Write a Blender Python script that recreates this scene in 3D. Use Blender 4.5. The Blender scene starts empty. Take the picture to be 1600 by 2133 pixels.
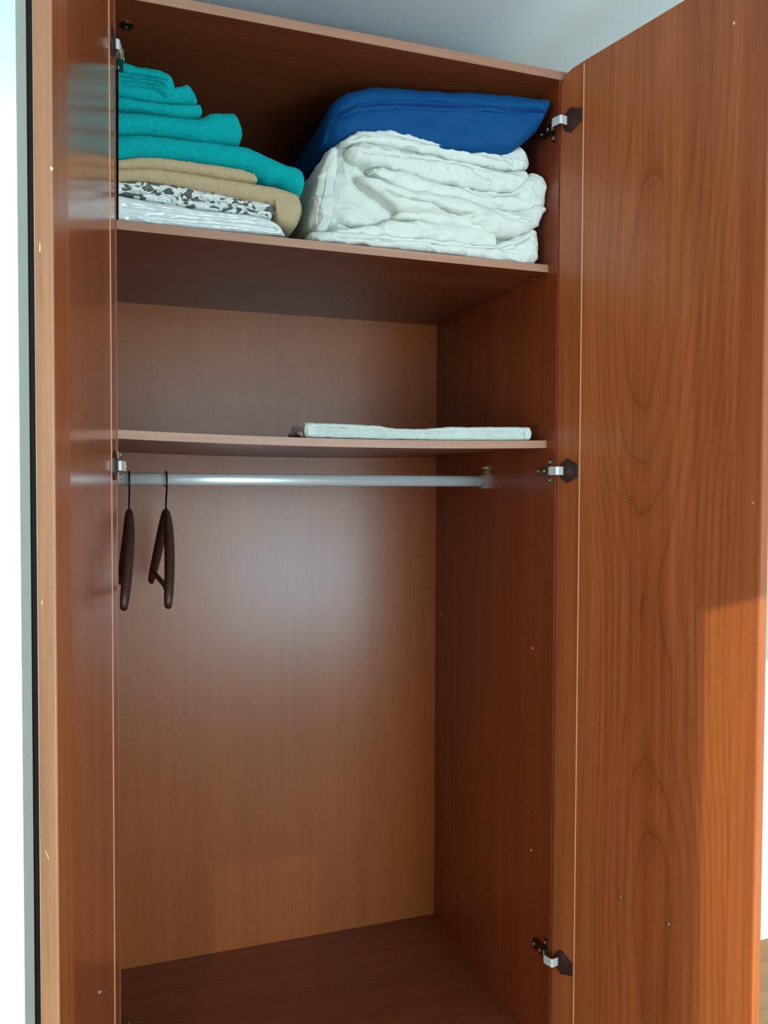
import bpy, bmesh, math, random
from mathutils import Vector, Matrix, noise
random.seed(7)
C = bpy.context.scene.collection
S = bpy.context.scene

# ---------------------------------------------------------------- camera
CAM = Vector((-0.0287, -1.452, 1.485)); YAW, PITCH, ROLL, FPX = 0.3323, -0.0308, 0.0041, 1715.4
fw = Vector((math.sin(YAW)*math.cos(PITCH), math.cos(YAW)*math.cos(PITCH), math.sin(PITCH)))
r0 = Vector((math.cos(YAW), -math.sin(YAW), 0)); u0 = r0.cross(fw)
rt = r0*math.cos(ROLL)+u0*math.sin(ROLL); up = u0*math.cos(ROLL)-r0*math.sin(ROLL)
cd = bpy.data.cameras.new('camera'); cam = bpy.data.objects.new('camera', cd); C.objects.link(cam)
M = Matrix((rt, up, -fw)).transposed().to_4x4(); M.translation = CAM
cam.matrix_world = M
cd.sensor_fit = 'VERTICAL'; cd.sensor_height = 36.0; cd.lens = FPX/2133*36.0
cd.clip_start = 0.02
S.camera = cam

# ---------------------------------------------------------------- world, lights, exposure
w = bpy.data.worlds.new('daylight'); S.world = w; w.use_nodes = True
bg = w.node_tree.nodes['Background']; bg.inputs[0].default_value = (0.72, 0.94, 1.0, 1); bg.inputs[1].default_value = 3.2
S.view_settings.view_transform = 'Standard'; S.view_settings.look = 'None'
S.view_settings.exposure = -0.08; S.view_settings.gamma = 1.0; S.view_settings.use_curve_mapping = False

SUN = Vector((0.30, 1.0, -0.36)).normalized()
sd = bpy.data.lights.new('sun', 'SUN'); sd.energy = 5.2; sd.angle = math.radians(0.3); sd.color = (1.0, 0.97, 0.70)
so = bpy.data.objects.new('sun', sd); C.objects.link(so); so.location = (-1, -5, 3)
so.rotation_euler = SUN.to_track_quat('-Z', 'Y').to_euler()

def area(name, loc, target, sx, sy, power, col):
    l = bpy.data.lights.new(name, 'AREA'); l.shape = 'RECTANGLE'; l.size = sx; l.size_y = sy
    l.energy = power; l.color = col
    o = bpy.data.objects.new(name, l); C.objects.link(o); o.location = loc
    o.rotation_euler = (Vector(target)-Vector(loc)).to_track_quat('-Z', 'Y').to_euler()
    return o
area('balcony_daylight', (0.98, -2.84, 1.30), (0.98, 0, 1.20), 1.5, 1.9, 25, (0.94, 0.95, 1.0))
area('side_daylight', (-1.90, -1.75, 1.15), (0.9, 0.0, 1.75), 1.3, 1.3, 38, (0.88, 1.0, 0.98))
area('ceiling_fill', (1.25, -2.80, 0.9), (1.2, -0.1, 2.41), 0.9, 0.7, 26, (0.38, 0.80, 1.0))  # added blue fill lamp that brightens the ceiling

# ---------------------------------------------------------------- helpers
def new_mat(name):
    m = bpy.data.materials.new(name); m.use_nodes = True
    return m, m.node_tree.nodes, m.node_tree.links, m.node_tree.nodes['Principled BSDF']

def srgb(r, g, b):
    f = lambda c: c/12.92 if c <= 0.04045 else ((c+0.055)/1.055)**2.4
    return (f(r/255), f(g/255), f(b/255), 1)

def plain(name, col, rough=0.5, metal=0.0, bump=0, bscale=200, var=0.0):
    m, n, l, b = new_mat(name)
    b.inputs['Roughness'].default_value = rough; b.inputs['Metallic'].default_value = metal
    tc = n.new('ShaderNodeTexCoord'); nz = n.new('ShaderNodeTexNoise'); nz.inputs['Scale'].default_value = bscale
    nz.inputs['Detail'].default_value = 4
    l.new(tc.outputs['Object'], nz.inputs['Vector'])
    mx = n.new('ShaderNodeMix'); mx.data_type = 'RGBA'
    mx.inputs['A'].default_value = tuple(c*(1-var) for c in col[:3])+(1,); mx.inputs['B'].default_value = tuple(min(1, c*(1+var)) for c in col[:3])+(1,)
    l.new(nz.outputs['Fac'], mx.inputs['Factor']); l.new(mx.outputs['Result'], b.inputs['Base Color'])
    if bump:
        bp = n.new('ShaderNodeBump'); bp.inputs['Strength'].default_value = bump; bp.inputs['Distance'].default_value = 0.002
        l.new(nz.outputs['Fac'], bp.inputs['Height']); l.new(bp.outputs['Normal'], b.inputs['Normal'])
    return m

def wood(name, c_dark, c_light, rough=0.3, axis='z', figure=0.0, seed=0.0, spec=0.5, x0=0.26):
    m, n, l, b = new_mat(name)
    tc = n.new('ShaderNodeTexCoord')
    def mp(sc, off=0.0):
        k = n.new('ShaderNodeMapping'); l.new(tc.outputs['Object'], k.inputs['Vector'])
        a, c = sc
        k.inputs['Scale'].default_value = (a, a, c) if axis == 'z' else (c, a, a)
        k.inputs['Location'].default_value = (seed*1.7+off, seed*0.9, seed*2.3)
        return k
    def nz(k, detail=3, sc=1.0, dist=0.0):
        t = n.new('ShaderNodeTexNoise'); t.inputs['Scale'].default_value = sc; t.inputs['Detail'].default_value = detail
        t.inputs['Distortion'].default_value = dist
        l.new(k.outputs[0], t.inputs['Vector']); return t
    broad = nz(mp((14, 0.7)), 3)
    streak = nz(mp((110, 2.0), 3.1), 4)
    pore = nz(mp((520, 14), 5.3), 2)
    def math_(op, a, bb=None):
        t = n.new('ShaderNodeMath'); t.operation = op
        for i, v in enumerate((a, bb)):
            if v is None: continue
            if isinstance(v, (int, float)): t.inputs[i].default_value = v
            else: l.new(v, t.inputs[i])
        return t.outputs[0]
    f = math_('ADD', math_('MULTIPLY', broad.outputs['Fac'], 0.55), math_('MULTIPLY', streak.outputs['Fac'], 0.45))
    cr = n.new('ShaderNodeValToRGB'); cr.color_ramp.elements[0].position = 0.34; cr.color_ramp.elements[1].position = 0.66
    cr.color_ramp.elements[0].color = c_dark; cr.color_ramp.elements[1].color = c_light
    l.new(f, cr.inputs['Fac'])
    col = cr.outputs['Color']
    pr = n.new('ShaderNodeValToRGB'); pr.color_ramp.elements[0].position = 0.28; pr.color_ramp.elements[1].position = 0.46
    pr.color_ramp.elements[0].color = (0.74, 0.70, 0.66, 1); pr.color_ramp.elements[1].color = (1, 1, 1, 1)
    l.new(pore.outputs['Fac'], pr.inputs['Fac'])
    mx = n.new('ShaderNodeMix'); mx.data_type = 'RGBA'; mx.blend_type = 'MULTIPLY'; mx.inputs['Factor'].default_value = 0.55
    l.new(col, mx.inputs['A']); l.new(pr.outputs['Color'], mx.inputs['B']); col = mx.outputs['Result']
    if figure:
        k = mp((2.2, 0.85), 0.4); g = nz(k, 1.5, 1.0, 0.1)
        k2 = mp((16, 1.6), 1.4); g2 = nz(k2, 2, 1.0, 0.0)
        sx = n.new('ShaderNodeSeparateXYZ'); l.new(tc.outputs['Object'], sx.inputs[0])
        dx = math_('SUBTRACT', sx.outputs[0], x0); par = math_('MULTIPLY', math_('MULTIPLY', dx, dx), 26.0)
        gg = math_('ADD', math_('ADD', par, math_('MULTIPLY', g.outputs['Fac'], 1.5)), math_('MULTIPLY', g2.outputs['Fac'], 0.10))
        fr = math_('FRACT', math_('MULTIPLY', gg, 13))
        cr2 = n.new('ShaderNodeValToRGB')
        e = cr2.color_ramp.elements
        e[0].position = 0.0; e[0].color = (0.60, 0.50, 0.44, 1)
        e[1].position = 1.0; e[1].color = (0.86, 0.82, 0.80, 1)
        x = e.new(0.10); x.color = (0.88, 0.85, 0.83, 1)
        x = e.new(0.45); x.color = (1, 1, 1, 1)
        l.new(fr, cr2.inputs['Fac'])
        m2 = n.new('ShaderNodeMix'); m2.data_type = 'RGBA'; m2.blend_type = 'MULTIPLY'; m2.inputs['Factor'].default_value = figure
        l.new(col, m2.inputs['A']); l.new(cr2.outputs['Color'], m2.inputs['B']); col = m2.outputs['Result']
    l.new(col, b.inputs['Base Color'])
    b.inputs['Roughness'].default_value = rough; b.inputs['Specular IOR Level'].default_value = spec
    bp = n.new('ShaderNodeBump'); bp.inputs['Strength'].default_value = 0.06; bp.inputs['Distance'].default_value = 0.001
    l.new(pore.outputs['Fac'], bp.inputs['Height']); l.new(bp.outputs['Normal'], b.inputs['Normal'])
    return m

def cloth(name, col, var=0.12, scale=420, bump=0.5, rough=0.95, wrinkle=0.0, wscale=(9, 9, 26), sheen=0.3, dist=0.003, tint=None):
    m, n, l, b = new_mat(name)
    b.inputs['Roughness'].default_value = rough; b.inputs['Sheen Weight'].default_value = sheen
    b.inputs['Specular IOR Level'].default_value = 0.2
    b.inputs['Sheen Tint'].default_value = tint or col
    tc = n.new('ShaderNodeTexCoord'); nz = n.new('ShaderNodeTexNoise'); nz.inputs['Scale'].default_value = scale; nz.inputs['Detail'].default_value = 3
    l.new(tc.outputs['Object'], nz.inputs['Vector'])
    mx = n.new('ShaderNodeMix'); mx.data_type = 'RGBA'
    mx.inputs['A'].default_value = tuple(c*(1-var) for c in col[:3])+(1,); mx.inputs['B'].default_value = tuple(min(1, c*(1+var)) for c in col[:3])+(1,)
    l.new(nz.outputs['Fac'], mx.inputs['Factor']); l.new(mx.outputs['Result'], b.inputs['Base Color'])
    bp = n.new('ShaderNodeBump'); bp.inputs['Strength'].default_value = bump; bp.inputs['Distance'].default_value = dist*0.5
    l.new(nz.outputs['Fac'], bp.inputs['Height']); last = bp
    if wrinkle:
        k = n.new('ShaderNodeMapping'); k.inputs['Scale'].default_value = wscale; k.inputs['Rotation'].default_value = (0, 0.25, 0)
        l.new(tc.outputs['Object'], k.inputs['Vector'])
        w2 = n.new('ShaderNodeTexNoise'); w2.noise_type = 'RIDGED_MULTIFRACTAL'; w2.inputs['Scale'].default_value = 1.0
        w2.inputs['Detail'].default_value = 2.5; w2.inputs['Distortion'].default_value = 0.5
        l.new(k.outputs[0], w2.inputs['Vector'])
        b2 = n.new('ShaderNodeBump'); b2.inputs['Strength'].default_value = wrinkle; b2.inputs['Distance'].default_value = 0.01
        l.new(w2.outputs['Fac'], b2.inputs['Height']); l.new(bp.outputs['Normal'], b2.inputs['Normal']); last = b2
    l.new(last.outputs['Normal'], b.inputs['Normal'])
    return m

def P(px, py, y):
    """point on the vertical plane at depth y that lies under a photograph pixel"""
    d = fw + rt*((px-800)/FPX) - up*((py-1066.5)/FPX)
    return CAM + d*((y-CAM.y)/d.y)

def link(name, me, mat, parent=None, smooth=False):
    o = bpy.data.objects.new(name, me); C.objects.link(o)
    if mat: me.materials.append(mat)
    if parent: o.parent = parent
    if smooth:
        for p in me.polygons: p.use_smooth = True
    return o

def tag(o, label=None, cat=None, group=None, kind=None):
    if label: o['label'] = label
    if cat: o['category'] = cat
    if group: o['group'] = group
    if kind: o['kind'] = kind
    return o

def box(bm, x0, x1, y0, y1, z0, z1):
    m = Matrix.Translation(((x0+x1)/2, (y0+y1)/2, (z0+z1)/2)) @ Matrix.Diagonal((abs(x1-x0), abs(y1-y0), abs(z1-z0), 1))
    return bmesh.ops.create_cube(bm, size=1, matrix=m)['verts']

def boxes(name, lst, mat, parent=None, bevel=0.0, seg=2):
    bm = bmesh.new()
    for b in lst: box(bm, *b)
    if bevel:
        bmesh.ops.bevel(bm, geom=bm.edges[:], offset=bevel, segments=seg, affect='EDGES', profile=0.5)
    me = bpy.data.meshes.new(name); bm.to_mesh(me); bm.free()
    return link(name, me, mat, parent)

def tube(name, pts, rad, mat, parent=None, seg=10, flat=1.0, flat_axis=Vector((0, 0, 1))):
    bm = bmesh.new(); rings = []
    pts = [Vector(p) for p in pts]
    for i, p in enumerate(pts):
        t = (pts[min(i+1, len(pts)-1)]-pts[max(i-1, 0)]).normalized()
        a = flat_axis - t*flat_axis.dot(t)
        if a.length < 1e-4: a = Vector((0, 1, 0)) - t*t.y
        a.normalize(); b = t.cross(a)
        r = rad[i] if isinstance(rad, (list, tuple)) else rad
        rings.append([bm.verts.new(p + a*(r*math.cos(k*2*math.pi/seg)) + b*(r*flat*math.sin(k*2*math.pi/seg))) for k in range(seg)])
    for A, B in zip(rings, rings[1:]):
        for k in range(seg): bm.faces.new((A[k], A[(k+1) % seg], B[(k+1) % seg], B[k]))
    bm.faces.new(rings[0][::-1]); bm.faces.new(rings[-1])
    bmesh.ops.recalc_face_normals(bm, faces=bm.faces[:])
    me = bpy.data.meshes.new(name); bm.to_mesh(me); bm.free()
    return link(name, me, mat, parent, True)

def disc(name, c, nrm, r, h, mat, parent=None, seg=16, dome=True, slot=False):
    """screw head: short cylinder with a domed or slotted top along nrm"""
    nrm = Vector(nrm).normalized(); q = nrm.to_track_quat('Z', 'Y').to_matrix().to_4x4()
    bm = bmesh.new()
    prof = [(r, 0), (r, h*0.5), (r*0.8, h*0.85), (r*0.4, h), (r*0.38, h*0.45)] if dome else [(r, 0), (r, h)]
    rings = [[bm.verts.new((a*math.cos(k*2*math.pi/seg), a*math.sin(k*2*math.pi/seg), z)) for k in range(seg)] for a, z in prof]
    for A, B in zip(rings, rings[1:]):
        for k in range(seg): bm.faces.new((A[k], A[(k+1) % seg], B[(k+1) % seg], B[k]))
    bm.faces.new(rings[0][::-1]); bm.faces.new(rings[-1])
    bm.transform(Matrix.Translation(Vector(c)) @ q)
    me = bpy.data.meshes.new(name); bm.to_mesh(me); bm.free()
    return link(name, me, mat, parent)

def hermite(pts, x):
    """smooth interpolation of (x, z) points"""
    if x <= pts[0][0]: return pts[0][1]
    if x >= pts[-1][0]: return pts[-1][1]
    for i in range(len(pts)-1):
        x0, z0 = pts[i]; x1, z1 = pts[i+1]
        if x <= x1:
            h = x1-x0
            if h < 1e-9: return z1
            t = (x-x0)/h
            d = (z1-z0)/h
            m0 = d if i == 0 else (0.5*(d+(z0-pts[i-1][1])/max(1e-9, x0-pts[i-1][0])))
            m1 = d if i == len(pts)-2 else (0.5*(d+(pts[i+2][1]-z1)/max(1e-9, pts[i+2][0]-x1)))
            lim = 3*abs(d)
            m0 = max(-lim, min(lim, m0)); m1 = max(-lim, min(lim, m1))
            t2, t3 = t*t, t*t*t
            return (2*t3-3*t2+1)*z0+(t3-2*t2+t)*h*m0+(-2*t3+3*t2)*z1+(t3-t2)*h*m1
    return pts[-1][1]

def soft(name, top, bot, yf, depth, mat, parent=None, nu=110, nf=34, rf=0.03, el=0.03, er=0.02, amp=0.0015, freq=14,
         grooves=(), fine=0.0, ffreq=60, floor=None, yfun=None, seed=0, taper=0.0, ggain=1.5, wr=0.0, wfreq=(16, 9, 46), wrot=0.25):
    """a folded or stuffed cloth slab. top/bot: outline of its front as photograph points on the plane y=yf;
    rf front edge radius; el/er rounding of the left/right end; grooves: (points, depth, width) creases in the front"""
    T = [(p.x, p.z) for p in (P(a, b, yf) for a, b in top)]
    B = [(p.x, p.z) for p in (P(a, b, yf) for a, b in bot)]
    G = [([(p.x, p.z) for p in (P(a, b, yf) for a, b in g[0])], g[1], g[2]) for g in grooves]
    x0 = min(T[0][0], B[0][0]); x1 = max(T[-1][0], B[-1][0])
    verts = []; cols = []
    nt = 14
    for i in range(nu+1):
        s = i/nu
        e = 0.5-0.5*math.cos(math.pi*s); s2 = 0.55*s+0.45*e
        x = x0+(x1-x0)*s2
        zt = hermite(T, x); zb = hermite(B, x)
        if floor is not None: zb = max(zb, floor); 
        if zt < zb+0.0004: zt = zb+0.0004
        h = (zt-zb)/2; c = (zt+zb)/2
        # closing ends: full height shrinks over a short roundness
        off = 0.0; k = 1.0
        dl = x-x0; dr = x1-x
        for dd, R in ((dl, el), (dr, er)):
            if R > 0 and dd < R:
                q = 1-dd/R
                off += R*(1-math.sqrt(max(0, 1-q*q)))
                k *= math.sqrt(max(0.0, 1-q**6))
        h *= k
        if floor is not None: c = zb+h if k < 1 and zb <= floor+0.004 else c
        ys = yf+min(off, depth*0.8)
        if yfun: ys += yfun(s2)
        yb = yf+depth
        r = min(h, rf)
        col = []
        for j in range(nf+1):
            t = j/nf; t = 0.6*t+0.4*(0.5-0.5*math.cos(math.pi*t))
            z = c-h+2*h*t
            dz = min(z-(c-h), (c+h)-z)
            y = ys
            if dz < r: y += r*(1-math.sqrt(max(0, 1-(1-dz/r)**2)))
            else: y -= 0
            for g, gd, gw in G:
                gd *= ggain
                if g[0][0] <= x <= g[-1][0]:
                    gz = hermite(g, x)
                    fe = min(1, (x-g[0][0])/0.012, (g[-1][0]-x)/0.012)
                    y += gd*max(0, fe)*math.exp(-((z-gz)/gw)**2)
            col.append(Vector((x, y, z)))
        yfront = ys+r
        for j in range(1, nt+1):
            t = j/nt
            col.append(Vector((x, yfront+(yb-yfront)*t, c+h-taper*t*h)))
        for j in range(0, nt):
            t = 1-j/nt
            col.append(Vector((x, yfront+(yb-yfront)*t, c-h)))
        cols.append(col)
    L = len(cols[0])
    # noise along the approximate normals
    out = []
    for i, col in enumerate(cols):
        row = []
        for j, p in enumerate(col):
            a = cols[min(i+1, nu)][j]-cols[max(i-1, 0)][j]
            b = col[(j+1) % L]-col[(j-1) % L]
            nn = b.cross(a)
            if nn.length > 1e-12: nn.normalize()
            q = Vector((p.x*freq, p.y*freq*0.6, p.z*freq*1.7))+Vector((seed*3.1, seed, seed*7.7))
            d = amp*noise.fractal(q, 1.0, 2.1, 3)
            if fine: d += fine*(noise.noise(Vector((p.x*ffreq, p.y*ffreq, p.z*ffreq))+Vector((seed, 0, 0))))
            if wr:
                xa = p.x*math.cos(wrot)-p.z*math.sin(wrot); za = p.x*math.sin(wrot)+p.z*math.cos(wrot)
                q2 = Vector((xa*wfreq[0], p.y*wfreq[1], za*wfreq[2]))+Vector((seed*1.3, seed*0.7, 0.4*noise.noise(p*20)))
                d += wr*((1-abs(noise.noise(q2)))**5-0.35)
                q3 = Vector((xa*wfreq[2]*0.9, p.y*wfreq[1], za*wfreq[0]*1.2))+Vector((seed, 3.3, 0))
                d += wr*0.6*(1-abs(noise.noise(q3)))**7
            v = p-nn*d*1.0
            if floor is not None and v.z < floor+0.0006: v.z = floor+0.0006
            if True: v.x = min(max(v.x, 0.0015), 0.8272); v.y = min(v.y, 0.600)
            row.append(v)
        out.append(row)
    vs = [tuple(v) for row in out for v in row]
    fs = []
    for i in range(nu):
        for j in range(L):
            a = i*L+j; b = i*L+(j+1) % L
            fs.append((a, b, b+L, a+L))
    fs.append(tuple(range(L))[::-1]); fs.append(tuple(range(nu*L, nu*L+L)))
    me = bpy.data.meshes.new(name); me.from_pydata(vs, [], fs); me.update()
    bm = bmesh.new(); bm.from_mesh(me); bmesh.ops.recalc_face_normals(bm, faces=bm.faces[:]); bm.to_mesh(me); bm.free()
    return link(name, me, mat, parent, True)

def join(name, objs, parent=None):
    """merge the meshes of several world-space slabs into the first one"""
    bm = bmesh.new()
    for o in objs: bm.from_mesh(o.data)
    mat = objs[0].data.materials[0]
    me = bpy.data.meshes.new(name); bm.to_mesh(me); bm.free()
    for o in objs:
        d = o.data; bpy.data.objects.remove(o); bpy.data.meshes.remove(d)
    return link(name, me, mat, parent, True)

def empty(name, loc=(0, 0, 0), rz=0.0):
    o = bpy.data.objects.new(name, None); C.objects.link(o); o.location = loc; o.rotation_euler = (0, 0, rz)
    o.empty_display_size = 0.05
    return o

# ---------------------------------------------------------------- materials
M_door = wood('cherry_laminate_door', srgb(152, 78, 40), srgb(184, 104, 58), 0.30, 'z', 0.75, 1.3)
M_doorL = wood('cherry_laminate_left_door', srgb(136, 68, 38), srgb(168, 90, 54), 0.17, 'z', 0.0, 4.3, 0.7)
M_stile = wood('cherry_laminate_stile', srgb(150, 76, 40), srgb(182, 102, 58), 0.3, 'z', 0.0, 6.1)
M_stileL = wood('cherry_laminate_worn_edge', srgb(150, 98, 68), srgb(188, 134, 98), 0.36, 'z', 0.0, 2.2)
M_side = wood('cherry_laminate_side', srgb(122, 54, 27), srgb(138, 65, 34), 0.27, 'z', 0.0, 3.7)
M_back = wood('cherry_laminate_back', srgb(142, 74, 32), srgb(152, 82, 37), 0.27, 'z', 0.0, 9.2, 0.42)
M_shelf = wood('cherry_laminate_shelf', srgb(106, 50, 26), srgb(130, 66, 36), 0.36, 'x', 0.0, 5.5, 0.35)
M_band = wood('cherry_edge_band', srgb(160, 112, 88), srgb(184, 138, 112), 0.38, 'x', 0.0, 8.5)
M_bead = plain('pale_seam_edge', srgb(236, 180, 130), 0.35)
M_chip = plain('bare_chipboard', srgb(244, 214, 168), 0.7)
M_steel = plain('nickel_plated_steel', srgb(205, 205, 195), 0.22, 1.0)
M_bright = plain('polished_steel', srgb(225, 230, 228), 0.40, 0.4)
M_dark_steel = plain('shaded_nickel', srgb(120, 112, 92), 0.32, 1.0)
M_rail = plain('brushed_steel_rail', srgb(225, 232, 234), 0.3, 0.4)
M_brownp = plain('dark_brown_plastic', srgb(64, 38, 32), 0.45)
M_hanger = plain('brown_hanger_plastic', srgb(72, 46, 38), 0.42, 0, 0.1, 90, 0.1)
M_hook = plain('dark_hook_wire', srgb(30, 26, 26), 0.35, 0.6)
M_teal = cloth('teal_terry', srgb(0, 174, 176), 0.35, 620, 1.0, dist=0.006)
M_beige = cloth('beige_terry', srgb(204, 180, 142), 0.22, 620, 1.0, dist=0.006)
M_blue = cloth('royal_blue_cloth', srgb(2, 72, 126), 0.12, 260, 0.3, 0.75, 0.25, (9, 9, 16), 0.15)
M_bluez = cloth('navy_piping', srgb(0, 48, 112), 0.1, 300, 0.2, 0.7)
M_white = cloth('white_cotton', srgb(218, 222, 215), 0.03, 300, 0.12, 0.8, 0.5, (13, 13, 30), 0.1)
M_mat = cloth('white_ribbed_cotton', srgb(208, 214, 208), 0.12, 380, 0.8, 0.9)
M_wall = plain('white_wall_paint', srgb(222, 226, 224), 0.85, 0, 0.1, 60, 0.02)
M_ceil = plain('white_ceiling_paint', srgb(220, 230, 234), 0.5, 0, 0.05, 60, 0.01)
M_floor = wood('room_floor_boards', srgb(120, 80, 50), srgb(165, 118, 76), 0.4, 'x', 0.0, 0.5)
M_alu = plain('pale_window_frame', srgb(196, 212, 210), 0.5, 0, 0.05, 80, 0.03)
M_gap_shade = plain('gap_shade_black', srgb(22, 24, 24), 0.7)  # near-black colour carries the shade of the gap by the frame

def make_pattern():
    m, n, l, b = new_mat('leaf_print_cotton')
    tc = n.new('ShaderNodeTexCoord'); k = n.new('ShaderNodeMapping'); k.inputs['Scale'].default_value = (58, 36, 100); k.inputs['Rotation'].default_value = (0, 0.45, 0)
    l.new(tc.outputs['Object'], k.inputs['Vector'])
    nz = n.new('ShaderNodeTexNoise'); nz.inputs['Scale'].default_value = 0.7; nz.inputs['Detail'].default_value = 1
    l.new(k.outputs[0], nz.inputs['Vector'])
    sc_ = n.new('ShaderNodeVectorMath'); sc_.operation = 'SCALE'; sc_.inputs['Scale'].default_value = 3.2; l.new(nz.outputs['Color'], sc_.inputs[0])
    ad = n.new('ShaderNodeVectorMath'); ad.operation = 'ADD'; l.new(k.outputs[0], ad.inputs[0]); l.new(sc_.outputs[0], ad.inputs[1])
    v = n.new('ShaderNodeTexVoronoi'); v.inputs['Scale'].default_value = 1.3; l.new(ad.outputs[0], v.inputs['Vector'])
    sp = n.new('ShaderNodeSeparateColor'); l.new(v.outputs['Color'], sp.inputs[0])
    cr = n.new('ShaderNodeValToRGB'); cr.color_ramp.interpolation = 'CONSTANT'
    cr.color_ramp.elements[0].color = srgb(88, 90, 86); cr.color_ramp.elements[1].position = 0.40; cr.color_ramp.elements[1].color = srgb(222, 226, 222)
    l.new(sp.outputs[0], cr.inputs['Fac'])
    v2 = n.new('ShaderNodeTexVoronoi'); v2.feature = 'DISTANCE_TO_EDGE'; v2.inputs['Scale'].default_value = 1.3; l.new(ad.outputs[0], v2.inputs['Vector'])
    lt = n.new('ShaderNodeMath'); lt.operation = 'LESS_THAN'; lt.inputs[1].default_value = 0.022; l.new(v2.outputs['Distance'], lt.inputs[0])
    mx = n.new('ShaderNodeMix'); mx.data_type = 'RGBA'; mx.inputs['B'].default_value = srgb(120, 122, 118)
    l.new(lt.outputs[0], mx.inputs['Factor']); l.new(cr.outputs['Color'], mx.inputs['A']); l.new(mx.outputs['Result'], b.inputs['Base Color'])
    b.inputs['Roughness'].default_value = 0.8
    return m
M_leaf = make_pattern()

def make_plastic():
    m, n, l, b = new_mat('clear_plastic_wrapped_linen')
    b.inputs['Base Color'].default_value = srgb(214, 220, 216); b.inputs['Roughness'].default_value = 0.7
    b.inputs['Coat Weight'].default_value = 1.0; b.inputs['Coat IOR'].default_value = 1.8; b.inputs['Coat Roughness'].default_value = 0.07
    tc = n.new('ShaderNodeTexCoord'); k = n.new('ShaderNodeMapping'); k.inputs['Scale'].default_value = (26, 20, 60); k.inputs['Rotation'].default_value = (0, 0.5, 0)
    l.new(tc.outputs['Object'], k.inputs['Vector'])
    nz = n.new('ShaderNodeTexNoise'); nz.noise_type = 'RIDGED_MULTIFRACTAL'; nz.inputs['Scale'].default_value = 1; nz.inputs['Detail'].default_value = 3
    l.new(k.outputs[0], nz.inputs['Vector'])
    bp = n.new('ShaderNodeBump'); bp.inputs['Strength'].default_value = 1.0; bp.inputs['Distance'].default_value = 0.012
    l.new(nz.outputs['Fac'], bp.inputs['Height']); l.new(bp.outputs['Normal'], b.inputs['Coat Normal'])
    b2 = n.new('ShaderNodeBump'); b2.inputs['Strength'].default_value = 0.2; b2.inputs['Distance'].default_value = 0.006
    l.new(nz.outputs['Fac'], b2.inputs['Height']); l.new(b2.outputs['Normal'], b.inputs['Normal'])
    return m
M_plastic = make_plastic()

def make_glass():
    m, n, l, b = new_mat('window_glass')
    n.remove(b)
    tr = n.new('ShaderNodeBsdfTransparent'); tr.inputs[0].default_value = (0.94, 0.97, 0.96, 1)
    gl = n.new('ShaderNodeBsdfGlossy'); gl.inputs['Roughness'].default_value = 0.02
    mx = n.new('ShaderNodeMixShader'); mx.inputs[0].default_value = 0.05
    l.new(tr.outputs[0], mx.inputs[1]); l.new(gl.outputs[0], mx.inputs[2]); l.new(mx.outputs[0], n['Material Output'].inputs[0])
    return m
M_glass = make_glass()
def make_tint():
    m, n, l, b = new_mat('sun_dimming_glass')
    n.remove(b)
    tr = n.new('ShaderNodeBsdfTransparent'); tr.inputs[0].default_value = (0.30, 0.27, 0.24, 1)  # pane darkened only to weaken the sun through the added opening
    gl = n.new('ShaderNodeBsdfGlossy'); gl.inputs['Roughness'].default_value = 0.05
    mx = n.new('ShaderNodeMixShader'); mx.inputs[0].default_value = 0.05
    l.new(tr.outputs[0], mx.inputs[1]); l.new(gl.outputs[0], mx.inputs[2]); l.new(mx.outputs[0], n['Material Output'].inputs[0])
    return m
M_tint = make_tint()

# ---------------------------------------------------------------- room
XL, XR, YN, YF, ZC = -2.0, 2.4, -2.9, 0.66, 2.41
struct = lambda o: tag(o, kind='structure')
struct(boxes('floor', [(XL-.1, XR+.1, YN-.1, YF+.1, -0.1, 0)], M_floor))
struct(boxes('ceiling', [(XL-.1, XR+.1, YN-.1, YF+.1, ZC, ZC+.1)], M_ceil))
def wall_y(name, y0, y1, holes, mat):
    """wall in the xz plane with rectangular openings (x0, x1, z0, z1), sorted by x"""
    b = []; x = XL-.1
    for (a, c, z0, z1) in holes:
        b.append((x, a, y0, y1, 0, ZC))
        if z0 > 0: b.append((a, c, y0, y1, 0, z0))
        b.append((a, c, y0, y1, z1, ZC)); x = c
    b.append((x, XR+.1, y0, y1, 0, ZC))
    return struct(boxes(name, b, mat))
HA = (-0.86, -0.545, 0.25, 1.83)  # unseen opening, added and sized to shape the sun on the back panel
HB = (0.112, 1.74, 0.05, 2.235)
HC = (-1.55, -0.125, 0.02, 2.39)
YA = -0.10
wall_y('wall_rear', YN-.1, YN, [HA, HB], M_wall)
struct(boxes('wall_front', [(XL-.1, HC[0], YA, YA+.1, 0, ZC), (HC[0], HC[1], YA, YA+.1, 0, HC[2]), (HC[0], HC[1], YA, YA+.1, HC[3], ZC),
                            (HC[1], -0.045, YA, YF+.1, 0, ZC), (-0.045, XR+.1, YF, YF+.1, 0, ZC)], M_wall))
struct(boxes('wall_left', [(XL-.1, XL, YN, YF, 0, ZC)], M_wall))
struct(boxes('wall_right', [(XR, XR+.1, YN, YF, 0, ZC)], M_wall))
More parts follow.
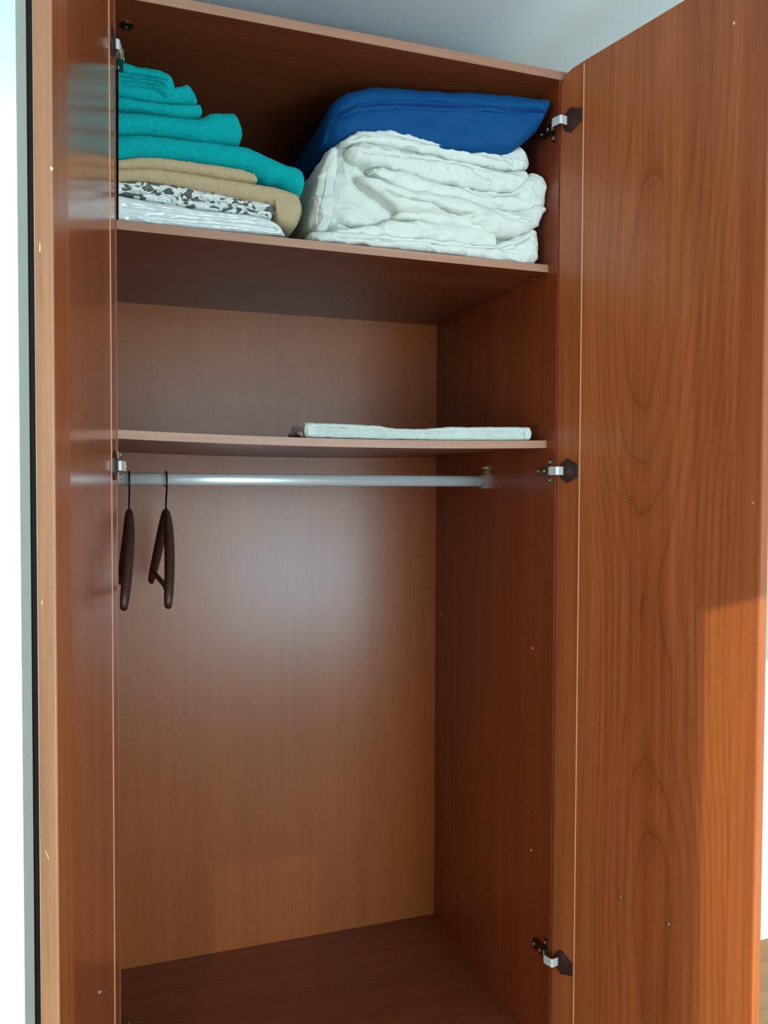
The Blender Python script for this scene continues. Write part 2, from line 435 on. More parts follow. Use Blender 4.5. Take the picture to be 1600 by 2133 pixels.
# window beside the wardrobe
wf = struct(boxes('window_1', [(-0.1415, -0.1275, YA-.012, YA+.05, 0.02, 2.39), (-1.55, -1.51, YA-.012, YA+.05, 0.02, 2.39),
                        (-1.51, -0.1415, YA-.012, YA+.05, 0.02, 0.05), (-1.51, -0.1415, YA-.012, YA+.05, 2.37, 2.39)], M_alu))
boxes('shaded_gap', [(-0.1275, -0.10, YA-.010, YA+.001, 0.02, 2.39)], M_gap_shade, wf)  # dark strip standing in for the shaded gap beside the frame
boxes('pane', [(-1.51, -0.1415, YA+.03, YA+.036, 0.05, 2.37)], M_glass, wf)
for nm, H, gm, fr in (('added_window', HA, M_tint, 0.004), ('window_3', HB, M_glass, 0.004)):
    a, b_, z0, z1 = H
    f = struct(boxes(nm, [(a, a+fr, YN-.08, YN-.02, z0, z1), (b_-fr, b_, YN-.08, YN-.02, z0, z1), (a+fr, b_-fr, YN-.08, YN-.02, z0, z0+fr), (a+fr, b_-fr, YN-.08, YN-.02, z1-fr, z1)], M_alu))
    boxes('pane', [(a+fr, b_-fr, YN-.053, YN-.047, z0+fr, z1-fr)], gm, f)

# ---------------------------------------------------------------- wardrobe
W, D = 0.829, 0.603
Z0, Z1, Z2, ZT = 0.3154, 1.9326, 1.5799, 2.2842
TS = 0.0152; YS = 0.022
wd = tag(empty('wardrobe', (0, 0, 0)), 'tall cherry-wood laminate wardrobe with both doors standing open', 'wardrobe')
tp = boxes('top_panel', [(-0.018, W+0.018, -0.011, D, ZT, ZT+0.0165)], M_shelf, wd)
boxes('edge_band', [(-0.018, W+0.0165, -0.0125, -0.011, ZT, ZT+0.0165)], M_band, tp)
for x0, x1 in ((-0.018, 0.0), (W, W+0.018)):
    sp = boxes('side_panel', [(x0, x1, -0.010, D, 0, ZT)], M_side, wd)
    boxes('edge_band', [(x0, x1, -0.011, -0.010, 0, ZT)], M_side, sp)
boxes('back_panel', [(0, W, D, D+0.008, Z0, ZT)], M_back, wd)
boxes('base_panel', [(0, W, 0.0, D, Z0-0.018, Z0)], M_shelf, wd)
boxes('plinth', [(0, W, 0.03, 0.048, 0, Z0-0.018)], M_side, wd)

def shelf(z, sag, name='shelf'):
    def grid(nm, y0, y1, mat, par, n=36):
        bm = bmesh.new(); R = []
        for i in range(n+1):
            t = i/n; x = 0.0005+(W-0.001)*t; dz = -sag*4*t*(1-t)
            R.append([bm.verts.new((x, y, zz+dz)) for y, zz in ((y0, z-TS), (y1, z-TS), (y1, z), (y0, z))])
        for A, B in zip(R, R[1:]):
            for k in range(4): bm.faces.new((A[k], A[(k+1) % 4], B[(k+1) % 4], B[k]))
        bm.faces.new(R[0][::-1]); bm.faces.new(R[-1])
        bmesh.ops.recalc_face_normals(bm, faces=bm.faces[:])
        me = bpy.data.meshes.new(nm); bm.to_mesh(me); bm.free()
        return link(nm, me, mat, par)
    s = grid(name, YS+0.001, D-0.001, M_shelf, wd)
    grid('edge_band', YS, YS+0.001, M_band, s)
    return s
shelf(Z1, 0.0005); shelf(Z2, 0.0065)

# shelf pins, cam fitting and small holes in the side panel
q = P(1112, 581, 0.0)
def on_side(px, py):
    d = fw + rt*((px-800)/FPX) - up*((py-1066.5)/FPX); return CAM + d*((W-CAM.x)/d.x)
p = on_side(1112, 581); disc('shelf_pin', p, (-1, 0, 0), 0.0035, 0.006, M_steel, wd)
tube('shelf_pin', [p+Vector((0, -0.012, 0)), p+Vector((-0.007, -0.012, 0))], 0.0022, M_steel, wd)
for px, py in ((1110, 1350), (920, 1279), (1107, 1771)):
    p = on_side(px, py); disc('hole_cap', p, (-1, 0, 0), 0.0022, 0.001, M_chip, wd, 10, False)
def on_z(px, py, z):
    d = fw + rt*((px-800)/FPX) - up*((py-1066.5)/FPX); return CAM + d*((z-CAM.z)/d.z)
p = on_z(264, 52, ZT)
disc('cam_fitting', p, (0, 0, -1), 0.012, 0.004, M_dark_steel, wd, 24)

# hanging rail
YR, ZR = 0.2995, 1.4985
rail = tube('hanging_rail', [(0.001, YR, ZR), (0.2, YR, ZR), (W-0.012, YR, ZR)], 0.0125, M_rail, wd, 28, 0.62)
for xb, s in ((0.0, 1), (W, -1)):
    bm = bmesh.new()
    box(bm, xb, xb+s*0.003, YR-0.011, YR+0.011, ZR-(0.017 if s < 0 else 0.011), ZR+0.036)
    if s < 0:
      box(bm, xb+s*0.003, xb+s*0.016, YR-0.0095, YR+0.0095, ZR-0.0165, ZR-0.0135)
      box(bm, xb+s*0.003, xb+s*0.012, YR-0.0115, YR-0.0085, ZR-0.0165, ZR+0.014)
      box(bm, xb+s*0.003, xb+s*0.012, YR+0.0085, YR+0.0115, ZR-0.0165, ZR+0.014)
    box(bm, xb+s*0.003, xb+s*0.011, YR-0.006, YR+0.006, ZR+0.030, ZR+0.033)
    me = bpy.data.meshes.new('rail_bracket'); bm.to_mesh(me); bm.free()
    br = link('rail_bracket', me, M_steel, wd)
    disc('screw', (xb+s*0.003, YR, ZR+0.022), (s, 0, 0), 0.0035, 0.002, M_steel, br)

# doors ---------------------------------------------------------------
def pent(sg, ex):
    """hinge cup cover: half round towards the hinge, tapering to a blunt end"""
    pts = []
    for k in range(9):
        a = math.radians(90+k*22.5); pts.append((0.0225+0.0165*math.cos(a)*0.9, 0.0205*math.sin(a)))
    pts += [(0.026, -0.0240), (0.029, -0.0240), (ex, -0.0115), (ex, 0.0115), (0.029, 0.0240), (0.026, 0.0240)]
    bm = bmesh.new()
    lo = [bm.verts.new((x, 0.0, z)) for x, z in pts]; hi = [bm.verts.new((0.0300+(x-0.0300)*0.97, -sg*0.0030, z*0.97)) for x, z in pts]
    n = len(pts)
    for k in range(n): bm.faces.new((lo[k], lo[(k+1) % n], hi[(k+1) % n], hi[k]))
    bm.faces.new(hi)
    # recessed well of the cup with its pin
    vs = box(bm, 0.014, 0.026, -sg*0.0034, -sg*0.0060, -0.0105, 0.0105)
    vs = box(bm, 0.029, 0.0305, -sg*0.0034, -sg*0.0048, -0.008, 0.008)
    bmesh.ops.recalc_face_normals(bm, faces=bm.faces[:])
    me = bpy.data.meshes.new('hinge_cup'); bm.to_mesh(me); bm.free(); return me

def strip(name, pts, h, th, mat, parent):
    """bent flat strip of height h following pts (x, y)"""
    bm = bmesh.new(); R = []
    P2 = [Vector(p) for p in pts]
    for i, p in enumerate(P2):
        t = (P2[min(i+1, len(P2)-1)]-P2[max(i-1, 0)]).normalized(); nn = Vector((-t.y, t.x))*th/2
        R.append([bm.verts.new((p.x+s*nn.x, p.y+s*nn.y, z)) for s, z in ((-1, -h/2), (1, -h/2), (1, h/2), (-1, h/2))])
    for A, B in zip(R, R[1:]):
        for k in range(4): bm.faces.new((A[k], A[(k+1) % 4], B[(k+1) % 4], B[k]))
    bm.faces.new(R[0][::-1]); bm.faces.new(R[-1])
    bmesh.ops.recalc_face_normals(bm, faces=bm.faces[:])
    bmesh.ops.bevel(bm, geom=[e for e in bm.edges if e.calc_length() > 1e-4], offset=0.0006, segments=1, affect='EDGES')
    me = bpy.data.meshes.new(name); bm.to_mesh(me); bm.free()
    return link(name, me, mat, parent)

HINGE_Z = (2.195, 1.5175, 0.538)
def door(H, a, sg, width, zb, zt, m_main, m_stile, m_edge, taper, prot, s0):
    rz = (a-math.pi/2) if sg > 0 else -(a+math.pi/2)
    y0, y1 = (0, 0.020) if sg > 0 else (-0.0235, 0)
    s1 = width-(0.046 if sg > 0 else 0.0715); TH = 0.020 if sg > 0 else 0.0235
    d = boxes('door', [(s0, s1, y0, y1, zb, zt)], m_main, wd); d.location = H; d.rotation_euler = (0, 0, rz)
    # hinge-side stile, its top corner rounded off
    bm = bmesh.new()
    out = [(0.0, zb), (s0-0.0015, zb), (s0-0.0015, zt), (0.030, zt-0.001), (0.012, zt-0.006), (0.003, zt-0.014), (0.0, zt-0.024)]
    lo = [bm.verts.new((x, y0, z)) for x, z in out]; hi = [bm.verts.new((x, y1, z)) for x, z in out]
    for k in range(len(out)): bm.faces.new((lo[k], lo[(k+1) % len(out)], hi[(k+1) % len(out)], hi[k]))
    bm.faces.new(lo[::-1]); bm.faces.new(hi); bmesh.ops.recalc_face_normals(bm, faces=bm.faces[:])
    me = bpy.data.meshes.new('hinge_stile'); bm.to_mesh(me); bm.free(); link('hinge_stile', me, m_stile, d)
    boxes('seam_bead', [(s0-0.0015, s0+0.0005, y0*0.9-sg*0.0008 if sg > 0 else y0*0.9, y1*0.9 if sg > 0 else 0.0008, zb+0.002, zt-0.004)], M_bead, d)
    # closing stile with a rounded free edge
    bm = bmesh.new(); inner = 0.0
    prof = [(s1, inner), (width-0.004, sg*taper), (width-0.0018, sg*(taper+0.0004)), (width-0.0005, sg*(taper+0.0014)), (width, sg*(taper+0.003)),
             (width, sg*(TH-0.003)), (width-0.0008, sg*(TH-0.0012)), (width-0.003, sg*TH), (s1, sg*TH)]
    A = [bm.verts.new((x, y, zb)) for x, y in prof]; B = [bm.verts.new((x, y, zt)) for x, y in prof]
    for k in range(len(prof)): bm.faces.new((A[k], A[(k+1) % len(prof)], B[(k+1) % len(prof)], B[k]))
    bm.faces.new(A[::-1]); bm.faces.new(B); bmesh.ops.recalc_face_normals(bm, faces=bm.faces[:])
    me = bpy.data.meshes.new('closing_stile'); bm.to_mesh(me); bm.free(); link('closing_stile', me, M_stile, d)
    me.materials.append(m_edge)
    for f in me.polygons:
        if f.normal.x > 0.25: f.material_index = 1
    cup = pent(sg, s0-0.0028)
    for hz in HINGE_Z:
        o = link('hinge_cup', cup if not cup.materials else cup.copy(), None, d); o.data = cup
        if not cup.materials: cup.materials.append(M_brownp)
        o.location = (0.001, -sg*0.0002, hz)
        k = prot
        pts = [(0.0225, -sg*0.003), (0.0225, -sg*(0.006+0.013*k)), (0.0205, -sg*(0.007+0.0145*k)), (0.0015, -sg*(0.007+0.016*k)), (-0.0005, -sg*(0.007+0.014*k)), (-0.012, -sg*(0.008+0.004*k))]
        ar = strip('hinge_arm', pts, 0.0165, 0.0016, M_bright, d); ar.location = (0, 0, hz)
    return d
DR = door((W+0.0022, -0.0143, 0), 0.2162, 1, 0.447, 0.10, 2.2935, M_door, M_stile, M_stile, 0.0008, 1.0, 0.0625)
DL = door((-0.002, -0.0143, 0), 0.169, -1, 0.432, 0.10, 2.2935, M_doorL, M_doorL, M_stileL, 0.0018, 0.25, 0.0525)
# mounting plates on the side panels
for xs, s in ((0.0, 1), (W, -1)):
    for hz in HINGE_Z:
        bm = bmesh.new()
        box(bm, xs, xs+s*(0.004 if s < 0 else 0.0016), -0.003, 0.010, hz-0.025, hz+0.025)
        box(bm, xs, xs+s*0.009, -0.004, 0.046, hz-0.007, hz+0.007)
        box(bm, xs+s*0.009, xs+s*0.013, -0.008, 0.040, hz-0.0082, hz+0.0082)
        bmesh.ops.bevel(bm, geom=bm.edges[:], offset=0.0006 if s > 0 else 0.0015, segments=2, affect='EDGES')
        me = bpy.data.meshes.new('hinge_plate'); bm.to_mesh(me); bm.free()
        pl = link('hinge_plate', me, M_dark_steel, wd)
        for dy, dz, hx in ((0.0035, 0.018, 0.004), (0.0035, -0.018, 0.004), (0.034, 0, 0.013), (0.010, 0, 0.013)):
            disc('screw', (xs+s*hx, dy, hz+dz), (s, 0, 0), 0.0042, 0.0022, M_steel, pl)
# screw ends and chips in the doors
def on_door(d, px, py, off=0.0):
    inv = d.matrix_world.inverted() if False else (Matrix.Translation(d.location) @ Matrix.Rotation(d.rotation_euler.z, 4, 'Z')).inverted()
    o = inv @ CAM; dr = (inv.to_3x3() @ (fw + rt*((px-800)/FPX) - up*((py-1066.5)/FPX)))
    return o + dr*((off-o.y)/dr.y)
for d, sg, lst in ((DR, 1, ((1292, 1868), (1392, 1925))), (DL, -1, ((208, 2066),))):
    for px, py in lst:
        disc('screw', on_door(d, px, py), (0, -sg, 0), 0.0032, 0.0022, M_steel, d, 12)
def chip(d, sg, px, py, wx, hz_, ang=0.0):
    p = on_door(d, px, py); bm = bmesh.new()
    c = [(-wx, -hz_), (wx*0.4, -hz_*0.8), (wx, hz_*0.2), (wx*0.3, hz_), (-wx*0.6, hz_*0.6)]
    ca, sa = math.cos(ang), math.sin(ang)
    c = [(x*ca-z*sa, x*sa+z*ca) for x, z in c]
    lo = [bm.verts.new((p.x+x, 0.0002*sg, p.z+z)) for x, z in c]; hi = [bm.verts.new((p.x+x*0.8, -0.0004*sg, p.z+z*0.8)) for x, z in c]
    for k in range(5): bm.faces.new((lo[k], lo[(k+1) % 5], hi[(k+1) % 5], hi[k]))
    bm.faces.new(hi); bmesh.ops.recalc_face_normals(bm, faces=bm.faces[:])
    me = bpy.data.meshes.new('chip'); bm.to_mesh(me); bm.free(); link('chip', me, M_chip, d)
chip(DR, 1, 1529, 48, 0.0025, 0.0022, 0.6); chip(DR, 1, 1568, 1047, 0.0030, 0.0006, -0.6)
def chip_edge(px, py, wx, hz_, ang):
    """chip in the free edge face of the left door (local x = width)"""
    d = DL; inv = (Matrix.Translation(d.location) @ Matrix.Rotation(d.rotation_euler.z, 4, 'Z')).inverted()
    o = inv @ CAM; dr = (inv.to_3x3() @ (fw + rt*((px-800)/FPX) - up*((py-1066.5)/FPX)))
    p = o + dr*((0.432-o.x)/dr.x)
    bm = bmesh.new(); c = [(-wx, -hz_), (wx, -hz_*0.7), (wx*0.6, hz_), (-wx*0.5, hz_*0.8)]
    ca, sa = math.cos(ang), math.sin(ang); c = [(x*ca-z*sa, x*sa+z*ca) for x, z in c]
    lo = [bm.verts.new((0.4318, p.y+x, p.z+z)) for x, z in c]; hi = [bm.verts.new((0.4325, p.y+x*0.8, p.z+z*0.8)) for x, z in c]
    for k in range(4): bm.faces.new((lo[k], lo[(k+1) % 4], hi[(k+1) % 4], hi[k]))
    bm.faces.new(hi); bmesh.ops.recalc_face_normals(bm, faces=bm.faces[:])
    me = bpy.data.meshes.new('chip'); bm.to_mesh(me); bm.free(); link('chip', me, M_chip, d)
chip_edge(107, 351, 0.0020, 0.0024, 0.5); chip_edge(83, 515, 0.0009, 0.0060, 0.0); chip_edge(98, 1780, 0.0005, 0.0072, 0.35); chip_edge(87, 1255, 0.0007, 0.003, 0)

# ---------------------------------------------------------------- hangers
def make_hanger(x, yaw, dz):
    h = empty('clothes_hanger', (x, YR, ZR+dz), yaw)
    # local: y along the hanger, z down from the rail, bows towards -x at the tips
    hook = [(0, 0, -0.064), (0, 0, -0.050), (0, -0.004, -0.036), (0, -0.016, -0.024), (0, -0.0225, -0.008), (0, -0.0215, 0.006),
            (0, -0.014, 0.0155), (0, 0, 0.0187), (0, 0.013, 0.0155), (0, 0.0205, 0.006), (0, 0.0215, -0.006), (0, 0.019, -0.012)]
    tube('hook', hook, 0.0019, M_hook, h, 10, 1.0, Vector((1, 0, 0)))
    for s in (-1, 1):
        pts = []; ra = []
        for k in range(13):
            t = k/12
            y = s*0.212*t
            z = -0.068-0.020*t-0.140*t**1.45
            xx = -0.0155*t**2.3
            pts.append((xx, y, z)); ra.append(0.0135+0.0030*math.sin(math.pi*t) if 0 < k < 12 else 0.0115)
        # section flattened across the bow
        tube('shoulder_arm', pts, ra, M_hanger, h, 16, 0.60, Vector((0, 0, 1)))
    tube('trouser_bar', [(-0.012, -0.195, -0.216), (-0.006, -0.1, -0.216), (-0.003, 0, -0.216), (-0.006, 0.1, -0.213), (-0.012, 0.190, -0.208)], 0.0056, M_hanger, h, 10)
    return h
def hanger(x, yaw, label):
    h = make_hanger(x, yaw, -0.0032)
    tag(h, label, 'hanger', 'coat hangers on the wardrobe rail')
hanger(0.0275, -0.008, 'dark brown coat hanger at the rail end, half hidden by the left door')
hanger(0.1000, 0.014, 'dark brown coat hanger standing free on the rail, right of the other one')

# ---------------------------------------------------------------- linen on the top shelf
F1 = Z1+0.0004
t = soft('linen_packet', [(247, 404), (290, 413), (340, 421), (420, 434), (500, 442), (545, 450), (575, 462), (598, 486)],
         [(247, 459), (300, 464), (360, 470), (420, 476), (500, 483), (560, 488), (598, 490)], 0.036, 0.36, M_plastic, None, 130, 24, 0.010, 0.0, 0.02,
         0.0016, 22, [([(300, 452), (400, 460), (500, 468), (585, 480)], 0.004, 0.003), ([(247, 428), (330, 436), (430, 448), (540, 458)], 0.003, 0.002)], 0.0008, 90, F1, None, 1)
tag(t, 'flat white linen packet in clear plastic wrap, bottom of the left stack', 'bed linen')
t = soft('patterned_sheet', [(247, 376), (290, 374), (330, 378), (380, 386), (450, 400), (520, 414), (555, 418), (572, 426), (574, 436)],
         [(247, 404), (300, 414), (340, 421), (420, 434), (500, 442), (545, 450), (566, 452), (574, 444)], 0.046, 0.30, M_leaf, None, 150, 26, 0.012, 0.0, 0.012,
         0.0016, 30, [([(247, 392), (290, 400), (330, 398), (400, 412), (470, 424), (560, 437)], 0.006, 0.0022), ([(300, 404), (380, 418), (470, 433), (540, 443)], 0.004, 0.0018)], 0.0010, 80, None, None, 2)
tag(t, 'folded white cotton sheet printed with grey leaves, under the beige towels', 'sheet')
t = soft('beige_towel', [(247, 349), (300, 347), (360, 352), (430, 362), (500, 373), (540, 380), (575, 384), (605, 394), (628, 402), (634, 412), (636, 432)],
         [(247, 374), (290, 373), (330, 377), (380, 385), (450, 399), (520, 413), (552, 418), (574, 428), (576, 452), (592, 466), (610, 472), (626, 462), (636, 440)], 0.040, 0.34, M_beige, None, 150, 26, 0.016, 0.0, 0.03,
         0.0012, 16, [([(572, 385), (576, 400), (574, 430)], 0.003, 0.01)], 0.0009, 190, None, None, 3)
tag(t, 'lower beige terry towel, its right end drooping to the shelf', 'towel', 'folded towels in the left stack')
t = soft('beige_towel', [(247, 331), (290, 325), (320, 325), (360, 328), (420, 336), (480, 345), (515, 354), (532, 362), (539, 368)],
         [(247, 349), (300, 347), (360, 352), (430, 362), (500, 373), (530, 377), (539, 376)], 0.036, 0.33, M_beige, None, 130, 22, 0.013, 0.0, 0.012,
         0.0011, 16, [], 0.0009, 190, None, None, 4)
tag(t, 'shorter beige terry towel with a hemmed corner, just below the teal ones', 'towel', 'folded towels in the left stack')
def hem(px0, px1, py0, py1, y, mat, par):
    p0 = P(px0, py0, y); p1 = P(px1, py1, y)
    return tube('hem', [p0, (p0+p1)/2+Vector((0.001, -0.0005, 0)), p1], 0.0022, mat, par, 8)
hem(528, 529, 362, 376, 0.041, M_beige, t)
t = soft('teal_towel', [(247, 276), (300, 275), (360, 281), (420, 288), (480, 294), (520, 299), (560, 318), (600, 337), (628, 346), (637, 356), (638, 372)],
         [(247, 330), (290, 324), (320, 324), (360, 327), (420, 335), (470, 340), (510, 350), (545, 367), (560, 375), (580, 378), (605, 392), (625, 401), (635, 398), (638, 384)], 0.036, 0.36, M_teal, None, 160, 30, 0.024, 0.0, 0.016,
         0.0022, 13, [], 0.0009, 190, None, None, 5)
tag(t, 'largest teal terry towel, draped down to the right over the beige ones', 'towel', 'folded towels in the left stack')
t = soft('teal_towel', [(247, 224), (300, 229), (340, 234), (380, 240), (420, 240), (440, 228), (455, 226), (470, 227), (490, 228), (502, 242), (508, 262)],
         [(247, 275), (300, 274), (360, 280), (420, 287), (480, 293), (500, 295), (507, 286)], 0.040, 0.32, M_teal, None, 130, 28, 0.022, 0.0, 0.018,
         0.0020, 14, [([(400, 262), (430, 262), (452, 262)], 0.0, 0.01)], 0.0009, 190, None, None, 6)
tag(t, 'thick teal terry towel with a blunt rolled right end, resting on the largest teal one', 'towel', 'folded towels in the left stack')
t = soft('teal_towel', [(247, 197), (300, 207), (350, 213), (400, 214), (417, 215), (422, 222)],
         [(247, 223), (300, 228), (340, 234), (380, 240), (412, 240), (421, 238)], 0.044, 0.30, M_teal, None, 120, 20, 0.010, 0.0, 0.006,
         0.0010, 18, [], 0.0009, 190, None, None, 7)
tag(t, 'thin teal terry towel with a square end, third from the top of the stack', 'towel', 'folded towels in the left stack')
t = soft('teal_towel', [(247, 170), (300, 176), (350, 180), (375, 176), (393, 173), (405, 190), (411, 205)],
         [(247, 196), (300, 206), (350, 212), (395, 213), (411, 212)], 0.050, 0.29, M_teal, None, 120, 22, 0.012, 0.0, 0.008,
         0.0012, 18, [], 0.0009, 190, None, None, 8)
tag(t, 'teal terry towel with one corner turned up, directly under the top towel', 'towel', 'folded towels in the left stack')
t = soft('teal_towel', [(247, 123), (262, 124), (285, 131), (320, 136), (345, 143), (362, 158), (366, 172)],
         [(247, 172), (280, 175), (305, 177), (325, 186), (345, 198), (356, 199), (364, 190)], 0.038, 0.26, M_teal, None, 120, 44, 0.018, 0.0, 0.018,
         0.0010, 20, [([(240, 144), (270, 152), (310, 158), (352, 166)], 0.008, 0.0016), ([(240, 156), (280, 160), (310, 164), (345, 178), (352, 187)], 0.008, 0.0014), ([(240, 166), (290, 169), (330, 176), (348, 184)], 0.004, 0.0014)], 0.0008, 140, None, None, 9)
tag(t, 'small teal terry towel folded in layers, on the very top of the stack', 'towel', 'folded towels in the left stack')

# ---------------------------------------------------------------- white duvet
DV = tag(empty('duvet', (0.50, 0.15, F1)), 'bulky white cotton duvet folded in layers, under the blue bag', 'duvet')
def dslab(*a, **k):
    o = soft(*a, **k); return o
parts = []
body = soft('duvet_body',
    [(664, 440), (668, 380), (678, 335), (696, 300), (722, 282), (760, 275), (820, 277), (880, 292), (960, 309), (1010, 317), (1060, 318), (1085, 325), (1095, 380), (1100, 470)],
    [(664, 480), (676, 496), (760, 507), (900, 522), (1000, 534), (1095, 545), (1100, 540)], 0.055, 0.42, M_white, None, 210, 80, 0.035, 0.09, 0.03,
    0.0035, 9, [([(700, 452), (745, 472), (800, 466), (840, 452)], 0.010, 0.004), ([(755, 345), (790, 392), (815, 425), (838, 458)], 0.014, 0.006),
                ([(722, 300), (738, 330), (770, 372), (800, 400)], 0.006, 0.005), ([(700, 420), (740, 428), (790, 462)], 0.005, 0.004),
                ([(730, 372), (780, 395), (806, 430)], 0.003, 0.004)], 0.0010, 40, F1, None, 11, ggain=2.1, wr=0.0034)
# upper folded layers
a1 = soft('fold', [(716, 286), (740, 272), (770, 268), (822, 271), (880, 287), (960, 303), (1010, 311), (1035, 314), (1062, 308), (1084, 303), (1098, 312), (1108, 330)],
          [(716, 300), (745, 293), (800, 297), (900, 318), (980, 334), (1055, 350), (1090, 352), (1107, 344)], 0.034, 0.36, M_white, None, 180, 34, 0.014, 0.05, 0.02,
          0.0022, 24, [([(735, 283), (800, 281), (880, 296), (980, 315), (1050, 335)], 0.004, 0.0022), ([(1040, 318), (1060, 330), (1075, 345)], 0.004, 0.003)], 0.0010, 70, None, None, 12, ggain=2.1, wr=0.0034)
a2 = soft('fold', [(726, 300), (745, 294), (800, 298), (900, 319), (980, 335), (1055, 351), (1090, 352), (1106, 352)],
          [(726, 322), (752, 336), (785, 341), (840, 349), (905, 371), (985, 389), (1055, 395), (1082, 388), (1100, 372), (1106, 362)], 0.024, 0.36, M_white, None, 180, 40, 0.018, 0.03, 0.02,
          0.0026, 20, [([(750, 318), (800, 322), (880, 330), (960, 340), (1050, 358)], 0.003, 0.0024), ([(978, 330), (984, 346), (1010, 366), (1035, 382)], 0.003, 0.003)], 0.0010, 70, None, None, 13, ggain=2.1, wr=0.0034)
# the big middle fold, two leaves
b1 = soft('fold', [(776, 346), (790, 343), (840, 350), (905, 372), (985, 390), (1055, 397), (1085, 389), (1100, 366), (1115, 357), (1130, 362), (1141, 380), (1144, 402)],
          [(776, 356), (800, 372), (850, 392), (905, 402), (960, 412), (1010, 428), (1060, 436), (1095, 438), (1130, 434), (1144, 424)], 0.020, 0.37, M_white, None, 200, 44, 0.020, 0.03, 0.022,
          0.0028, 18, [([(905, 374), (960, 388), (1000, 402), (1060, 406), (1090, 398)], 0.005, 0.003), ([(1110, 370), (1116, 385), (1112, 405)], 0.004, 0.004)], 0.0012, 70, None, None, 14, ggain=2.1, wr=0.0034)
b2 = soft('fold', [(752, 356), (770, 366), (800, 374), (850, 388), (905, 396), (960, 408), (1010, 424), (1060, 434), (1095, 434), (1130, 420), (1144, 424)],
          [(752, 372), (790, 400), (830, 425), (870, 440), (920, 442), (960, 446), (1010, 470), (1040, 484), (1060, 488), (1100, 478), (1128, 466), (1144, 440)], 0.012, 0.38, M_white, None, 200, 50, 0.024, 0.03, 0.022,
          0.0030, 16, [([(800, 396), (850, 412), (900, 418), (940, 436), (960, 442), (995, 450)], 0.006, 0.0026), ([(870, 408), (920, 428), (955, 440), (1000, 446)], 0.005, 0.0022),
                       ([(1010, 418), (1040, 440), (1080, 456), (1120, 462)], 0.004, 0.003)], 0.0012, 70, None, None, 15, ggain=2.1, wr=0.0034)
b3 = soft('fold', [(826, 440), (850, 438), (900, 444), (960, 450), (1010, 466), (1040, 478)],
          [(826, 452), (870, 456), (920, 462), (970, 470), (1010, 480), (1040, 488)], 0.026, 0.32, M_white, None, 110, 24, 0.008, 0.02, 0.02, 0.0016, 20, [], 0.001, 70, None, None, 16, ggain=2.1, wr=0.0034)
# lower layers
c1 = soft('fold', [(690, 478), (720, 476), (780, 466), (830, 457), (880, 455), (930, 460), (990, 468), (1020, 474), (1034, 484), (1040, 500)],
          [(690, 488), (760, 490), (840, 494), (920, 502), (1000, 512), (1040, 514)], 0.026, 0.34, M_white, None, 150, 34, 0.020, 0.03, 0.016, 0.0020, 14, [], 0.0010, 60, None, None, 17, ggain=2.1, wr=0.0034)
c2 = soft('fold', [(652, 474), (672, 477), (700, 480), (760, 487), (840, 492), (920, 500), (1000, 510), (1040, 506), (1070, 492), (1100, 482), (1122, 472), (1132, 492), (1130, 515)],
          [(652, 490), (672, 497), (760, 507), (900, 522), (1000, 534), (1095, 546), (1118, 546), (1128, 530)], 0.020, 0.38, M_white, None, 200, 40, 0.020, 0.05, 0.026,
          0.0026, 16, [([(700, 494), (800, 499), (880, 504), (960, 512), (1060, 520), (1090, 528)], 0.004, 0.0022), ([(1040, 520), (1070, 512), (1095, 500), (1112, 488)], 0.004, 0.003)], 0.0014, 60, F1, None, 18, ggain=2.1, wr=0.0034)
# the outer layer that wraps round the left end
e1 = soft('fold', [(655, 452), (660, 400), (668, 360), (680, 322), (694, 304), (706, 300)],
          [(655, 470), (668, 482), (680, 478), (690, 462), (696, 420), (700, 370), (706, 320)], 0.026, 0.36, M_white, None, 90, 60, 0.012, 0.05, 0.010,
          0.0024, 16, [([(664, 470), (670, 430), (678, 380), (684, 350)], 0.005, 0.006)], 0.0010, 60, F1, None, 19, ggain=2.1, wr=0.0034)
folds = join('folded_layers', [a1, a2, b1, b2, b3, c1, c2, e1])
for o in (body, folds):
    o.parent = DV; o.matrix_parent_inverse = Matrix.Translation(-Vector(DV.location))

# ---------------------------------------------------------------- blue bag on the duvet
bag = soft('storage_bag', [(706, 230), (712, 182), (730, 160), (760, 147), (800, 141), (845, 145), (885, 151), (960, 163), (1020, 171), (1060, 178), (1110, 187), (1140, 194), (1154, 201)],
           [(706, 262), (745, 256), (790, 252), (840, 262), (890, 276), (960, 290), (1010, 298), (1045, 304), (1080, 302), (1106, 286), (1128, 262), (1146, 232), (1154, 212)], -0.012, 0.54, M_blue, None, 200, 60, 0.030, 0.05, 0.02,
           0.0040, 8, [([(722, 204), (755, 191), (810, 185), (900, 190), (1000, 204), (1090, 219), (1140, 226)], 0.005, 0.0028), ([(716, 216), (770, 203), (845, 199), (1000, 216), (1110, 231)], 0.003, 0.0022)], 0.0012, 30, None, (lambda q: 0.068*(1-q)**0.8), 21, wr=0.0022, wfreq=(12, 6, 20), wrot=1.0)
tag(bag, 'royal blue quilted cloth storage bag lying on top of the white duvet', 'bag')
zx0 = P(706, 230, -0.012).x; zx1 = P(1154, 201, -0.012).x
zp = []
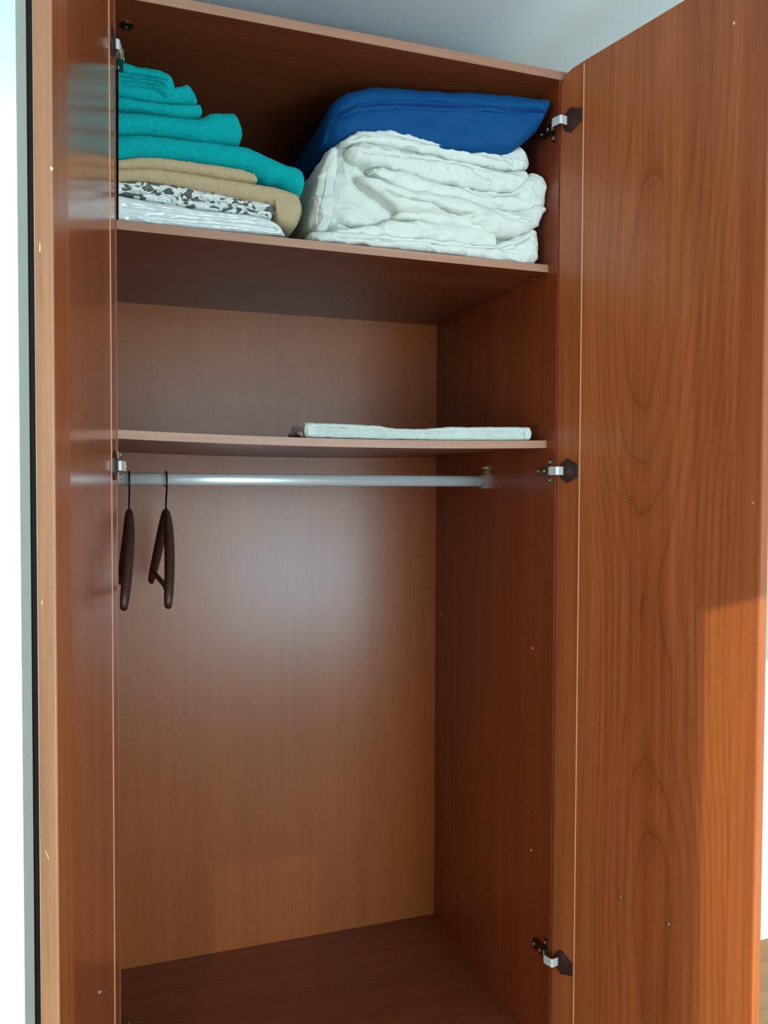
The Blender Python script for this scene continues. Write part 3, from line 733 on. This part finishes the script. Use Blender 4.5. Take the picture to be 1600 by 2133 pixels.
for a, b in ((722, 210), (755, 197), (810, 191), (900, 196), (1000, 210), (1090, 224), (1138, 230)):
    v = P(a, b, -0.012); v.y += 0.068*(1-(v.x-zx0)/(zx1-zx0))**0.8+0.0015; zp.append(v)
tube('zip_piping', [tuple(v) for v in zp], 0.0022, M_bluez, bag, 8)

# ---------------------------------------------------------------- bath mat on the middle shelf
ribs = []
for k, f in enumerate((0.30, 0.45, 0.58, 0.70, 0.82)):
    pts = []
    for x, a, b in ((650, 881, 910), (750, 883, 913), (850, 891, 915), (950, 891, 916), (1050, 889, 916), (1100, 890, 916)):
        pts.append((x, a+(b-a)*f))
    ribs.append((pts, 0.0030, 0.0011))
F2 = lambda x: Z2
mt = soft('bath_mat', [(634, 883), (640, 880), (700, 882), (780, 886), (830, 892), (880, 893), (940, 889), (1000, 889), (1080, 889), (1100, 890), (1110, 897)],
          [(634, 907), (640, 911), (700, 913), (780, 915), (850, 916), (940, 918), (1000, 918), (1060, 918), (1104, 917), (1110, 911)], 0.034, 0.11, M_mat, None, 220, 44, 0.007, 0.006, 0.008,
          0.0008, 30, ribs, 0.0007, 130, None, None, 31)
tag(mt, 'white ribbed cotton bath mat folded flat on the middle shelf', 'bath mat')
for a, b in ((640, 653), (1094, 1106)):
    hm = soft('hem', [(a, 881+(a > 900)*8), (b, 882+(a > 900)*8)], [(a, 910+(a > 900)*7), (b, 911+(a > 900)*6)], 0.0318, 0.02, M_mat, mt, 14, 20, 0.007, 0.002, 0.002, 0.0004, 30, [], 0.0002, 90, None, None, 33)
# the mat's frayed folded layers seen at its left end
l1 = P(632, 884, 0.06); l2 = P(618, 902, 0.10); l3 = P(604, 907, 0.12)
tube('folded_edge', [tuple(P(637, 884, 0.05)), tuple(P(624, 893, 0.085)), tuple(P(614, 904, 0.11)), tuple(P(604, 907, 0.13))], 0.0042, M_mat, mt, 8)
tube('folded_edge', [tuple(P(634, 906, 0.05)), tuple(P(625, 903, 0.07)), tuple(P(621, 906, 0.09))], 0.0052, M_mat, mt, 8)
